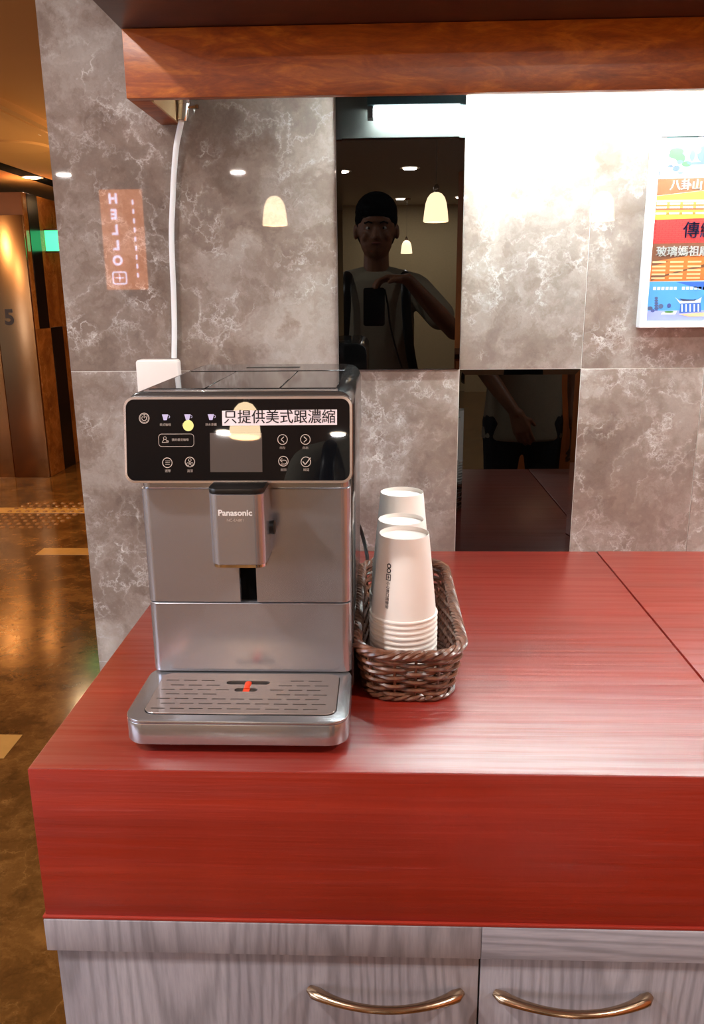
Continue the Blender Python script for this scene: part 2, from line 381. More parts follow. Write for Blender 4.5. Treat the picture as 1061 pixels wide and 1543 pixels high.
struct(G().box(-.78, -.68, .3, 8.9, FZ, LC).obj('wall_passage', 'lobbywood'))
ws = struct(G().box(XS-.3, XS-.012, YE+.3, 8.9, FZ, 1.28).obj('wall_side', 'grout'))
for ri, (z0, z1) in enumerate(((FZ, .30), (.30, 1.28))):
    y = YE
    edges = [YE, 4.645, 4.835, 5.09, 5.6, 6.3, 7.2, 8.9] if ri == 1 else [YE, 4.86, 5.10, 5.6, 6.3, 7.2, 8.9]
    for i in range(len(edges)-1):
        bl = (ri == 1 and i == 1) or (ri == 0 and i == 1)
        z1b = z1-.11 if (bl and ri == 1) else z1
        G().box(XS-.012, XS+(.004 if bl else 0), edges[i]+.001, edges[i+1]-.001, z0+.001, z1-.001).obj('glass_tile' if bl else 'marble_tile', 'lobbyglass' if bl else 'lobbym', ws, 'narrow black glass tile' if bl else None, bevel=.0005, seg=1)
lift = thing('lift_entrance', 'bronze steel lift doors with a black floor number in the lobby at left', 'lift', (-3.6, YE, FZ))
G().box(-4.4, -3.08, YE-.02, YE-.001, FZ, 1.10).obj('door_panel', 'lift', lift, bevel=.002)
G().box(-3.07, XS-.005, YE-.03, YE-.001, FZ, 1.12).obj('door_jamb', 'lift', lift, bevel=.002)
g = textmesh('5', .155, lambda x, y: (-2.975+x, YE-.0315, .385+y), offset=.006); g.obj('floor_number', 'ink', lift, 'black numeral 5', smooth=0)
ex = thing('exit_sign', 'glowing green exit sign box on the lobby side wall', 'sign', (-2.70, 4.93, .87))
G().box(-2.785, -2.56, 4.915, 4.945, .885, 1.035).obj('sign_face', 'exit', ex, 'glowing green panel')
for a_, b_ in ((.872, .883), (1.037, 1.048)): G().box(-2.79, -2.56, 4.91, 4.95, a_, b_).obj('frame_bar', 'darkwood', ex)
g = G()   # ridged tactile floor mat seen beside the wall
for i in range(9):
    for j in range(9):
        g.lathe([(.018, FZ), (.012, FZ+.006)], (-2.42+(i-4)*.06+(j-4)*.012, 3.42+(j-4)*.075, 0), 8)
M['stud'] = plain('brown stone stud', srgb(128, 84, 42), .3)
o = g.obj('floor_stud', 'stud', fl, 'small raised studs in a square patch'); o['kind'] = 'stuff'

# ------------------------------------------------------------------ lamps of the two rooms
def downlight(x, y, z, w, col, lens, lab, r=.075):
    t = thing('downlight', lab, 'ceiling light', (x, y, z), 'recessed ceiling downlights')
    G().lathe([(r, z-.001), (r+.02, z-.004), (r+.022, z), ], (x, y, 0), 28).obj('trim_ring', 'whiteplastic', t)
    G().lathe([(.0001, z-.006), (r-.004, z-.006), (r-.004, z-.002)], (x, y, 0), 28).obj('lens', lens, t)
    area('downlight_lamp', (x, y, z-.012), r*1.6, w, col, parent=t)
NC = (1, .96, .92)
for x, y, nm in ((.11, -6.74, 'room downlight in the middle of the ceiling, behind the photographer'), (-.55, -6.9, 'room downlight left of the middle one'),
              (.09, -9.4, 'small room downlight near the rear wall'), (.84, -9.3, 'room downlight near the rear wall, further right'),
              (-3.28, -6.8, 'room downlight nearest the left window wall'), (-1.56, -6.8, 'room downlight between window and middle'),
              (-1.35, -1.45, 'unseen downlight added above and left of the photographer'), (1.35, -1.6, 'unseen downlight added above and right of the photographer'),  # both unseen, added to brighten the cups and machine front
              (-2.6, -1.6, 'room downlight near the corridor opening'), (.2, -4.9, 'room downlight above the pendant row')):
    downlight(x, y, CZ, ROOM_W*(1.0 if y < -3 else .62), NC, 'downlens', nm)
WC = (1, .66, .34)
for x, y, nm in ((-2.81, 4.85, 'warm downlight in the dark ceiling slot of the lobby'), (-3.5, 1.9, 'warm lobby downlight over the corridor floor'), (-3.6, 3.2, 'warm lobby downlight in front of the lift'), (-2.0, 3.2, 'warm lobby downlight beside the moulding'), (-1.9, 6.4, 'warm lobby downlight deep in the passage')):
    downlight(x, y, LC-(.005 if y == 4.85 else 0), CORR_W*(.3 if y == 4.85 else 1), WC, 'warmlens', nm, r=.06)
t = thing('added_lobby_lamp', 'unseen warm lamp added beside the lobby passage to brighten the ceiling', 'light', (-.82, 3.6, .95))  # added out of view to lift the lobby ceiling's brightness
G().box(-.84, -.785, 2.4, 4.8, .93, .98).obj('added_lamp_housing', 'whiteplastic', t)
area('added_lobby_light', (-.86, 3.6, 1.0), 2.3, 32, WC, rot=(0, math.radians(118), 0), shape='RECTANGLE', sy=.08, parent=t)
def pendant(x, y, zb, nm):
    t = thing('pendant_lamp', nm, 'lamp', (x, y, zb), 'bell shaped pendant lamps')
    prof = [(.070, 0), (.074, .004), (.073, .014), (.068, .06), (.061, .105), (.050, .135), (.034, .155), (.012, .165), (.012, .161), (.032, .150), (.046, .131), (.057, .10), (.064, .06), (.069, .014), (.067, 0)]
    G().lathe([(r, z+zb) for r, z in prof], (x, y, 0), 32, close=True).obj('lamp_shade', 'shade', t, 'glowing opal bell shade')
    G().lathe([(.015, zb+.163), (.018, zb+.19), (.008, zb+.21)], (x, y, 0), 16).obj('cap', 'nickel', t)
    G().tube([(x, y, zb+.2), (x, y, CZ)], .0014, 6).obj('cord', 'blackplastic', t)
    G().lathe([(.045, CZ-.02), (.05, CZ)], (x, y, 0), 20).obj('ceiling_rose', 'nickel', t)
for x, y, z, nm in ((.158, -3.4, .944, 'pendant lamp reflected in the black glass tile'), (-.792, -3.4, .936, 'pendant lamp reflected in the marble left of the black glass'),
                    (1.126, -3.4, .94, 'pendant lamp reflected in the marble beside the poster'), (.162, -9.4, 1.03, 'small distant pendant lamp beside the reflected head'), (2.1, -3.4, .94, 'pendant lamp at the right end of the row')):
    pendant(x, y, z, nm)
# light box sign with stacked letters, seen mirrored in the marble
t = thing('light_box_sign', 'tall orange light box sign with stacked white letters, mirrored in the marble', 'sign', (-1.9, -4.0, FZ))
G().box(-2.03, -1.76, -4.06, -4.0, .58, 1.22).obj('sign_panel', 'signglow', t)
G().box(-2.05, -1.74, -4.08, -4.003, FZ, .58).box(-2.05, -1.74, -4.08, -4.003, 1.22, 1.26).obj('sign_stand', 'darkwood', t)
g = G()
for i, ch in enumerate('HELLO'): textmesh(ch, .085, lambda x, y, i=i: (-1.94-x, -3.998, 1.16-.098*i+y), offset=.004, g=g)
for v in (0,):
    g.ringY(rr(-1.985, -1.885, .615, .70, .015), rr(-1.976, -1.894, .624, .691, .010), -3.999, -3.997)
    g.box(-1.965, -1.905, -3.999, -3.997, .655, .662).box(-1.939, -1.932, -3.999, -3.997, .635, .682)
for k in range(9): g.box(-1.815, -1.803, -3.999, -3.997, .66+k*.058, .69+k*.058)
o = g.obj('lettering', 'signtext', t, smooth=0); o['kind'] = 'stuff'

# ------------------------------------------------------------------ counter
XC = -.5835; YC = -.8589; XS2 = .3059; XE = 2.0
ct = thing('counter_top', 'thick glossy red painted wooden counter top under coffee machine and basket', 'counter', (.6, -.43, -.207))
def slab(x0, x1, dz=0):
    return G().box(x0, x1, YC+.0022, -.0005, -.030, dz)
slab(XC, XS2-.0012).obj('top_board', 'red', ct, bevel=.0012)
slab(XS2+.0012, XE, .0012).obj('top_board', 'red', ct, bevel=.0012)
G().box(XC, XE, YC, YC+.002, -.207, -.0003).obj('front_board', 'redfront', ct, bevel=.001)
G().box(XC, XC+.03, YC+.0022, -.0005, -.207, -.0305).obj('end_board', 'redfront', ct, bevel=.001)
G().box(XC-.003, XE, YC-.003, -.001, -.2115, -.2072).obj('bottom_lip', 'redfront', ct, bevel=.001)
G().box(XC+.031, XE, YC+.031, -.02, -.20, -.10).obj('core_board', 'darkwood', ct)
cb = thing('base_cabinet', 'pale grey woodgrain base cabinet below the red counter top', 'cabinet', (.6, -.42, FZ))
XB = -.036; DR = XB-.541
G().box(XC-.002, XB, YC-.004, -.01, -.2585, -.2118).obj('trim_board', 'greywood', cb, bevel=.001)
G().box(XB+.0003, XE, YC-.004, -.01, -.2585, -.2118).obj('trim_board', 'greywoodh', cb, 'trim board with lengthwise grain', bevel=.001)
G().box(-.576, XE, YC+.022, -.01, -.76, -.2588).obj('carcass', 'greywood', cb)
G().box(-.55, XE, YC+.06, -.03, FZ, -.76).obj('plinth', 'darkwood', cb)
def door(x0, x1, hx0, hx1):
    d = G().box(x0, x1, YC+.003, YC+.021, -.755, -.2605).obj('door', 'greywood', cb, bevel=.001)
    P = []; R = []
    for i in range(25):
        u = i/24; x = hx0+(hx1-hx0)*u; s = math.sin(PI*u)
        P.append((x, YC-.001-.034*s**.75 if s > 0 else YC-.001, -.312+.004*s)); R.append(.0056+.0044*abs(2*u-1)**3-(.0045 if i in (0, 24) else 0))
    G().tube(P, R, 12, flat=.75).obj('handle', 'nickel', d, 'curved bow handle in bronze tinted nickel')
door(-.576, XB-.0012, -.252, -.058); door(XB+.0012, .50, -.016, .178); door(.5024, 1.04, .86, 1.03)
door(1.0424, 1.58, 1.06, 1.25); 

# ------------------------------------------------------------------ overhead cabinet with valance and lamp
oc = thing('overhead_cabinet', 'overhead cabinet with orange brown wooden valance above the counter', 'cabinet', (.6, -.2, .8643))
XO = -.587; YV = -.2229; ZV = .8643; ZT = .9686
G().box(XO, XE, YV, YV+.018, ZV, ZT).obj('valance', 'valance', oc, bevel=.0008)
G().box(XO+.045, XE, YV+.0182, YV+.022, ZV+.002, ZT-.001).obj('inner_lining', 'whiteboard', oc, 'white inner lining')
G().box(XO, XO+.034, YV+.0182, -.0007, ZV, ZT).obj('side_board', 'valance', oc, bevel=.0008)
G().box(XO+.0342, XO+.038, YV+.03, -.0007, ZV+.0005, ZT-.001).obj('side_lining', 'cream', oc, 'unpainted cream lining')
G().box(XO+.04, XE, YV+.022, -.0007, ZT-.004, ZT).obj('shelf_bottom', 'whiteboard', oc)
G().box(XO-.002, XE, -.62, -.0007, ZT+.0005, 1.55).obj('cabinet_body', 'darkwood', oc, bevel=.001)
lf = thing('strip_light', 'fluorescent strip light hidden behind the wooden valance', 'light', (.7, -.13, .965))
LX0 = -.19; LX1 = 1.75
G().box(LX0, LX1, -.198, -.138, .918, .9640).obj('lamp_housing', 'fixture', lf, bevel=.002)
G().tube([(LX0+.012, -.168, .908), (LX1-.012, -.168, .908)], .0085, 12).obj('lamp_tube', 'tube', lf, 'glowing lamp tube')
for x in (LX0, LX1-.012): G().box(x, x+.012, -.183, -.153, .896, .918).obj('end_cap', 'whiteplastic', lf)

# ------------------------------------------------------------------ cable, fitting, surface box
cf = thing('cable_fitting', 'metal cable gland under the left end of the cabinet', 'fitting', (-.540, -.028, .90))
G().tube([(-.5395, -.026, .866), (-.5355, -.026, .886), (-.534, -.026, .896)], [.0115, .0115, .0115], 16).tube([(-.534, -.026, .894), (-.534, -.026, .93)], .013, 12).obj('gland', 'chrome', cf)
G().tube([(-.534, -.026, .889), (-.507, -.030, .889)], .0025, 8).box(-.512, -.506, -.034, -.026, .886, .892).obj('screw', 'nickel', cf)
pth = [(-.5385, -.026, .878), (-.5435, -.024, .860), (-.556, -.016, .824), (-.566, -.011, .770), (-.571, -.010, .728), (-.5775, -.010, .666), (-.5800, -.010, .600), (-.581, -.010, .552), (-.5840, -.010, .48), (-.5885, -.0105, .420)]
def smooth(P, k=4):
    out = []
    for i in range(len(P)-1):
        p0, p1, p2, p3 = [Vector(P[max(0, min(len(P)-1, i+j))]) for j in (-1, 0, 1, 2)]
        for s in range(k):
            u = s/k; out.append(.5*((2*p1)+(p2-p0)*u+(2*p0-5*p1+4*p2-p3)*u*u+(3*p1-p0-3*p2+p3)*u**3))
    return out+[Vector(P[-1])]
tag(G().tube(smooth(pth), .0056, 10).obj('white_cable', 'whitecable'), 'white power cable running down the marble wall to the socket box', 'cable')
bx = thing('socket_box', 'white plastic surface box on the wall behind the coffee machine', 'box', (-.62, -.016, .33))
G().prismY(rr(-.664, -.577, .325, .418, .007), -.030, -.0008).obj('cover', 'whiteplastic', bx, bevel=.003, seg=3)
G().lathe([(.008, -.033), (.008, -.029)], (-.62, 0, .36), 12, axis='Y').obj('screw_cap', 'whiteplastic', bx)

# ------------------------------------------------------------------ poster
po = thing('framed_poster', 'white framed travel poster with Chinese lettering on the marble wall', 'poster', (.62, -.015, .474))
PX0, PX1, PZ0, PZ1 = .352, .95, .4745, .838; fwid = .0125; py = -.0215
g = G(); o_ = rr(PX0, PX1, PZ0, PZ1, .0015, 2); i_ = rr(PX0+fwid, PX1-fwid, PZ0+fwid, PZ1-fwid, .001, 2); g.ringY(o_, i_, -.0275, -.001)
g.obj('frame', 'posterframe', po, bevel=.0012, seg=1)
Mp = lambda n, c: plain('print '+n, c, .45, var=.03, scale=60)
for k, c in dict(p_white=(190, 198, 200), p_brown=(116, 66, 38), p_brown2=(98, 56, 36), p_yel=(198, 136, 50), p_or=(186, 96, 38), p_red=(146, 22, 28), p_redl=(174, 46, 44),
                 p_sky=(72, 140, 205), p_blue=(48, 90, 170), p_ground=(140, 148, 200), p_green=(52, 104, 50), p_lav=(62, 72, 130), p_w=(250, 246, 244), p_ink=(40, 46, 84), p_grey=(70, 80, 108), p_cream=(215, 172, 132), p_mint=(118, 158, 160)).items(): M[k] = Mp(k[2:], srgb(*c))
X0, X1, Z0, Z1 = PX0+fwid, PX1-fwid, PZ0+fwid, PZ1-fwid
def pl(name, mat, pts, lev, lab=None):
    y = py-.0002*lev; G().prismY(pts, y-.0002, y).obj(name, mat, po, lab, smooth=0)
def rc(x0, x1, z0, z1): return [(x0, z0), (x1, z0), (x1, z1), (x0, z1)]
def QX(px, y): return X0+(px-(994.5-(y-267)*.0875))*.00133
def QZ(y): return .488+(484-y)*.001215
def Q(*pts): return [(QX(a, b), QZ(b)) for a, b in pts]
def band(nm, mat, yl0, yr0, yl1, yr1, lev):      # a printed band: photo rows at its left edge and 66 px further right, continued flat beyond
    pl(nm, mat, [(X0, QZ(yl1)), (X0+.10, QZ(yr1)), (X1, QZ(yr1)), (X1, QZ(yr0)), (X0+.10, QZ(yr0)), (X0, QZ(yl0))], lev)
pl('print_sheet', 'p_white', rc(X0, X1, Z0, Z1), 0)
G().box(X0, X1, py+.0001, -.002, Z0, Z1).obj('backing', 'whiteboard', po)
pl('top_sky', 'p_mint', rc(X0+.012, X1, QZ(262), QZ(198)), 1)
pl('top_rule', 'p_or', rc(X0+.006, X1, QZ(196.5), QZ(195)), 1)
band('title_band', 'p_brown', 267.5, 266, 292, 284, 1)
band('yellow_band', 'p_yel', 292.5, 284.5, 328, 326, 1)
for y, m in ((300, 'p_cream'), (307, 'p_or'), (312, 'p_brown'), (319, 'p_or')): pl('text_rule', m, rc(X0, X1, QZ(y+1.6), QZ(y-1.6)), 2)
for y in (304, 309.5, 318.5):
    for k in range(22): pl('text_line', 'p_w', rc(X0+.003+k*.025, X0+.022+k*.025, QZ(y+1.3), QZ(y-1.3)), 3)
band('brick_band', 'p_red', 328, 326, 364, 363, 1)
g = G()
for r in range(12):
    zz = QZ(363)+r*.00355
    for k in range(46):
        xx = X0+k*.0125+(.006 if r % 2 else 0)
        if xx+.0112 < X1: g.box(xx, xx+.0112, py-.00062, py-.0004, zz, zz+.0027)
o = g.obj('brick_print', 'p_redl', po, 'printed red brick pattern', smooth=0); o['kind'] = 'stuff'
band('name_band', 'p_brown2', 364, 363, 392, 379, 1)
band('story_band', 'p_or', 392, 379, 422, 421, 1)
pl('hill_stripe', 'p_brown2', Q((984, 413), (1006, 411), (1061, 396), (1110, 388), (1110, 394), (1040, 404), (1006, 414), (984, 421)), 2)
pl('hill_stripe', 'p_brown2', Q((985, 391), (1010, 390), (1004, 394), (985, 398)), 2)
for y in (392, 399, 405, 411, 417):
    for k in range(16): pl('text_line', 'p_cream', rc(X0+.004+k*.034, X0+.030+k*.034, QZ(y+1.3), QZ(y-1.3)), 3)
pl('sky_print', 'p_sky', rc(X0, X1, QZ(469), QZ(422.5)), 1)
pl('deep_sky', 'p_blue', Q((1020, 423), (1200, 423), (1200, 440), (1061, 436)), 2)
pl('ground_print', 'p_ground', [(X0, Z0), (X1, Z0), (X1, QZ(466)), (X0, QZ(468))], 2)
for k in range(24):
    if k != 6: pl('caption_glyph', 'p_white', rc(QX(987, 433)+k*.0080, QX(987, 433)+.0060+k*.0080, QZ(435.5), QZ(430.5)), 2)
pl('temple_roof', 'p_white', Q((1019, 447), (1026, 453), (1036, 451), (1046, 452), (1052, 451), (1058, 447), (1056, 456), (1026, 457)), 3)
pl('roof_shade', 'p_ink', Q((1025, 449), (1036, 450.5), (1046, 451), (1050, 450), (1048, 452.6), (1030, 453)), 4)
pl('temple_hall', 'p_blue', Q((1027, 457), (1056, 456), (1057, 470), (1025, 472)), 3)
for k in range(5): pl('temple_column', 'p_white', Q((1028+k*6, 458), (1030+k*6, 458), (1030+k*6, 470), (1028+k*6, 470)), 4)
pl('pale_ground', 'p_w', Q((1000, 471), (1022, 468), (1019, 474), (998, 474)), 3); pl('pale_ground', 'p_cream', Q((1024, 474), (1080, 470), (1080, 477), (1040, 478)), 3)
for k in range(5): pl('pagoda_tier', 'p_grey', Q((989-k*.1, 447+k*4), (994+k*.1, 447+k*4), (994+k*.2, 449+k*4), (989-k*.2, 449+k*4)), 3)
pl('pagoda_core', 'p_lav', Q((990, 446), (993, 446), (993.5, 468), (989.5, 468)), 2)
_bl = [0]
def blob(m, px, y, rx, ry, lev):
    _bl[0] += 1; lev = lev+_bl[0]*.12
    pl('picture_patch', m, [(QX(px, y)+rx*.00133*math.cos(a*PI/8), QZ(y)+ry*.001215*math.sin(a*PI/8)) for a in range(16)], lev)
blob('p_grey', 998, 461, 3.6, 3.8, 3); blob('p_grey', 982, 464, 4, 3, 3); blob('p_lav', 1010, 460, 3, 3.4, 3); blob('p_lav', 986, 468, 3, 2.4, 3); blob('p_green', 1010, 470, 7, 1.6, 4)
for a in ((1022, 228, 10, 5.5), (1026, 238, 8, 8), (1036, 246, 7, 4), (1018, 233, 7, 5)): blob('p_green', *a, 2)
blob('p_w', 1014, 246, 9, 8, 3); blob('p_lav', 1021, 252, 5, 4, 4); blob('p_grey', 1026, 243, 4.5, 2.4, 4); blob('p_lav', 1013, 249, 4, 2, 5); blob('p_grey', 1027, 259, 4, 1.2, 4)
blob('p_lav', 1056, 211, 5.5, 8.5, 2); blob('p_white', 1055.5, 210, 4, 6.8, 3); blob('p_lav', 1060, 232, 9, 12, 2); blob('p_lav', 1044, 234, 3.4, 8, 2); blob('p_white', 1052, 226, 4, 5, 3)
pl('statue_base', 'p_lav', Q((1036, 244), (1080, 242), (1080, 247), (1040, 247)), 3)
pl('picture_stroke', 'p_grey', Q((996.5, 256), (999, 256), (996.5, 267), (994.8, 267)), 3)
def ptext(s, size, px, y, mat, off=.0006, nm='lettering'):
    x, z = QX(px, y), QZ(y); textmesh(s, size, lambda a, b: (x+a, py-.0016, z+b), bold=off, align='LEFT').obj(nm, mat, po, smooth=0)
ptext('八卦山', .0205, 1012, 277.5, 'p_w', .0006); ptext('玻璃媽祖廟', .0207, 991.5, 377, 'p_w', .0006); ptext('傳統', .0325, 1030, 345.5, 'p_ink', .0005)

# ------------------------------------------------------------------ coffee machine
cm = thing('coffee_machine', 'silver automatic coffee machine with black control panel on the red counter', 'coffee machine', (-.338, -.52, 0))
ML, MR = -.4835, -.1958; MXC = -.338
# core body and feet
G().prismZ(rr(-.472, -.2025, -.675, -.292, .012), .010, .312).obj('body_core', 'blackplastic', cm, bevel=.002)
g = G()
for x in (-.44, -.235):
    for y in (-.77, -.32): g.lathe([(.016, 0), (.017, .011)], (x, y, 0), 16)
g.obj('feet', 'blackplastic', cm)
G().box(-.2038, -.1988, -.66, -.30, .012, .317).obj('side_panel', 'headshell', cm, bevel=.0015)
G().box(-.4755, -.4705, -.66, -.30, .012, .317).obj('side_panel', 'headshell', cm, bevel=.0015)
# front fascia, upper with dark spout slot, lower
def fascia(z0, z1, nm):
    pts = rr(-.4745, -.2005, -.688, -.62, .013, 8)
    return G().prismZ(pts, z0, z1).obj(nm, 'steel', cm, bevel=.0008, seg=1)
u = fascia(.1475, .304, 'upper_fascia')
cg = G().box(-.349-.0, -.3265, -.70, -.684+.006, .14, .31); cg.v = [(x-cm.location.x, y-cm.location.y, z-cm.location.z) for x, y, z in cg.v]
# the cutter works in the parts' local space
def cutl(o, cg):
    me = cg.mesh('cutter', 'blackplastic', smooth=0); c = bpy.data.objects.new('cutter', me); COL.objects.link(c); c.location = worg(o.parent)
    m = o.modifiers.new('b', 'BOOLEAN'); m.object = c; m.operation = 'DIFFERENCE'; m.solver = 'EXACT'
    bpy.context.view_layer.update()
    nm = bpy.data.meshes.new_from_object(o.evaluated_get(bpy.context.evaluated_depsgraph_get())); o.modifiers.clear()
    nm.name = o.data.name; o.data = nm; bpy.data.objects.remove(c)
    nm.polygons.foreach_set('use_smooth', [True]*len(nm.polygons)); nm.set_sharp_from_angle(angle=math.radians(35))
cutl(u, cg)
G().box(-.3488, -.3267, -.6795, -.678, .148, .30).obj('slot_shade_sheet', 'void', cm)  # black sheet with the slot's shade put into its colour
fascia(.046, .146, 'lower_fascia')
G().prismZ(rr(-.473, -.2018, -.684, -.62, .012, 8), .304, .3175).obj('neck_band', 'steelsmooth', cm)
# head
def ysh(z): return -.694-.020*(.4235-z)/.105
HZ0, HZ1 = .3175, .4285
out = rr(ML, MR, HZ0, HZ1, .020, 8, rb=.010)
G().prism(out, lambda a, b: (a, ysh(b)+.012, b), lambda a, b: (a, -.292, b)).obj('head_shell', 'headshell', cm, bevel=.0015, smooth=50)
ro = rr(ML, MR-.0012, .3175, .4232, .0125, 8)
ri = rr(ML+.0028, MR-.004, .3205, .4204, .0105, 8)
g = G(); n = len(ro)
v = [(a, ysh(b)-d, b) for d, P_ in ((-.0125, ro), (.0, ro), (.0005, ri), (-.0125, ri)) for a, b in P_]
f = [(r*n+k, r*n+(k+1) % n, ((r+1) % 4)*n+(k+1) % n, ((r+1) % 4)*n+k) for r in range(4) for k in range(n)]
g.add(v, f).obj('bezel', 'rimsilver', cm, 'bright silver bezel around the control panel', smooth=30)
cp = G().prism(ri, lambda a, b: (a, ysh(b)-.0001, b), lambda a, b: (a, ysh(b)+.012, b)).obj('control_panel', 'panel', cm, 'black glass control panel')
def PP(px, py):     # control panel coordinates from the panel's own 0..343 x 0..126 layout grid
    return ML+(MR-ML)*(px-190)/342.0, .4232-.1057*(py-598)/127.5
def pv(x, z, d=.0006): return (x, ysh(z)-d, z)
def ppoly(name, mat, pts, d=.0005, lab=None):
    n = len(pts); G().prism(pts, lambda a, b: pv(a, b, d), lambda a, b: pv(a, b, d-.0004)).obj(name, mat, cp, lab, smooth=0)
(sx0, sz1), (sx1, sz0) = PP(319, 651), PP(397, 709)
ppoly('display', 'screen', rc(sx0, sx1, sz0, sz1), lab='grey display screen')
(lx0, lz1), (lx1, lz0) = PP(338, 617), PP(508.5, 641)
G().prism([(lx0, lz0+.0005), (lx1, lz0+.0012), (lx1, lz1-.0002), (lx0, lz1-.0012)], lambda a, b: pv(a, b, .0012), lambda a, b: pv(a, b, .0004)).obj('paper_label', 'sticker', cp, 'white paper label with printed Chinese text', smooth=0)
cxl, czl = (lx0+lx1)/2, (lz0+lz1)/2
textmesh('只提供美式跟濃縮', .0168, lambda a, b: pv(cxl+a*1.045, czl+b*1.05+.0002, .0014), bold=.00016).obj('label_text', 'ink', cp, smooth=0)
yx, yz = PP(287, 640)
ppoly('round_sticker', 'yellow', [(yx+.0068*math.cos(a*PI/12), yz+.0068*math.sin(a*PI/12)) for a in range(24)], .0011, 'pale yellow round sticker')
def pring(g, px, py, r, w=.00045):
    x, z = PP(px, py); n = 28
    v = [pv(x+q*math.cos(2*PI*k/n), z+q*math.sin(2*PI*k/n)) for q in (r-w, r+w) for k in range(n)]
    g.add(v, [(k, (k+1) % n, n+(k+1) % n, n+k) for k in range(n)])
def pline(g, pts, w=.0005, px=True):
    q = [PP(*p) for p in pts]
    for (x0, z0), (x1, z1) in zip(q, q[1:]):
        d = Vector((x1-x0, z1-z0)).normalized(); nx, nz = -d.y*w, d.x*w
        g.add([pv(x0+nx, z0+nz), pv(x0-nx, z0-nz), pv(x1-nx, z1-nz), pv(x1+nx, z1+nz)], [(0, 1, 2, 3)])
def picon(fn, name='touch_icon', mat='icon'):
    g = G(); fn(g); g.obj(name, mat, cp, smooth=0)
def cap(g, s, px, py, size=.0038):
    x, z = PP(px, py); textmesh(s, size, lambda a, b: pv(x+a, z+b), bold=.00006, g=g)
arc = lambda cx, cy, r, a0, a1, n=10: [(cx+r*math.cos(math.radians(a0+(a1-a0)*k/n)), cy+r*math.sin(math.radians(a0+(a1-a0)*k/n))) for k in range(n+1)]
def i_power(g): pring(g, 221, 629, .0062); pring(g, 221, 629, .0050, .0002); pline(g, arc(221, 629, 3.6, -50, 230), .0004); pline(g, [(221, 623), (221, 629)], .0004)
picon(i_power)
def i_arrow(s, cx, cy, tx):
    def f(g): pring(g, cx, cy, .0060); pline(g, [(cx+2.2*s, cy-4), (cx-2.2*s, cy), (cx+2.2*s, cy+4)]); cap(g, tx, cx, cy+12.5)
    return f
picon(i_arrow(1, 427.5, 661, '向左')); picon(i_arrow(-1, 461.5, 661, '向右'))
def i_back(g): pring(g, 428.5, 693, .0060); pline(g, [(427, 688.5), (423.5, 691.5), (427, 694.5)], .0004); pline(g, [(423.5, 691.5)]+arc(430.5, 694.3, 2.9, -90, 90, 6)+[(425, 697.2)], .0004); cap(g, '返回', 428.5, 706)
picon(i_back)
def i_ok(g): pring(g, 462, 694, .0060); pline(g, [(457.5, 693.5), (461, 698), (469, 688)], .0006); cap(g, '確認', 462.5, 706)
picon(i_ok)
def i_menu(g): 
    pring(g, 254.5, 695, .0060)
    for d in (-2.6, 0, 2.6): pline(g, [(251.5, 695+d), (258.5, 695+d)], .0003)
    cap(g, '選單', 255, 707.5)
picon(i_menu)
def i_fan(g):
    pring(g, 288.5, 694, .0060); 
    for cx, cy in ((288.5, 691), (285.6, 697), (291.4, 697)): pring(g, cx, cy, .0017, .0003)
    pline(g, [(288.5, 693), (288.5, 695), (286.5, 696.5)], .0003); pline(g, [(288.5, 695), (290.5, 696.5)], .0003); cap(g, '清潔', 288.5, 707.5)
picon(i_fan)
def i_fav(g):
    q = rr(242.2, 295, 652.5, 671, 4.5, 5); pline(g, q+[q[0]], .00028)
    pline(g, arc(251.5, 658.5, 2.2, 0, 360, 12), .0003); pline(g, [(250, 660.5), (247.2, 664.8), (255.8, 664.8), (253, 660.5)], .0003); pring(g, 255.5, 663.5, .0011, .0003)
    cap(g, '我的最愛咖啡', 274.5, 661.2, .0036)
picon(i_fav)
for px, tx in ((252.5, '美式咖啡'), (286, '濃縮咖啡'), (321, '熱水拿鐵')):
    def f(g, px=px):
        pline(g, [(px-4.6, 624.2), (px+4.6, 624.2)], .0006); q = [PP(px-4.4, 624.6), PP(px+4.4, 624.6), PP(px+2.4, 632), PP(px-2.4, 632)]
        g.add([pv(*p) for p in q], [(0, 1, 2, 3)]); pline(g, arc(px+5, 627, 1.9, -90, 90, 6), .0003)
    picon(f, 'cup_icon', 'iconpale')
    picon(lambda g, px=px, tx=tx: cap(g, tx, px, 639, .0036), 'icon_caption')
# top plates and slots
ty = HZ1
for x0, x1, y0, y1 in ((-.459, -.3865, -.665, -.4385), (-.3850, -.2905, -.665, -.4385), (-.2890, -.2175, -.665, -.4385)):
    G().box(x0, x1, y0, y1, ty-.0005, ty+.0022).obj('top_lid', 'headtop', cm, bevel=.0006, seg=1)
G().box(-.459, -.2175, -.425, -.305, ty-.0005, ty+.0022).obj('tank_lid', 'headtop', cm, bevel=.0006, seg=1)
G().box(-.382, -.292, -.4385+.001, -.426, ty-.0004, ty+.0008).obj('lid_slot', 'blackplastic', cm)
G().box(-.380, -.293, -.372, -.360, ty+.0022, ty+.0028).obj('grip_slot', 'blackplastic', cm)
G().box(-.461, -.2155, -.682, -.667, ty-.0005, ty+.0012).obj('front_strip', 'steelsmooth', cm, bevel=.0005, seg=1)
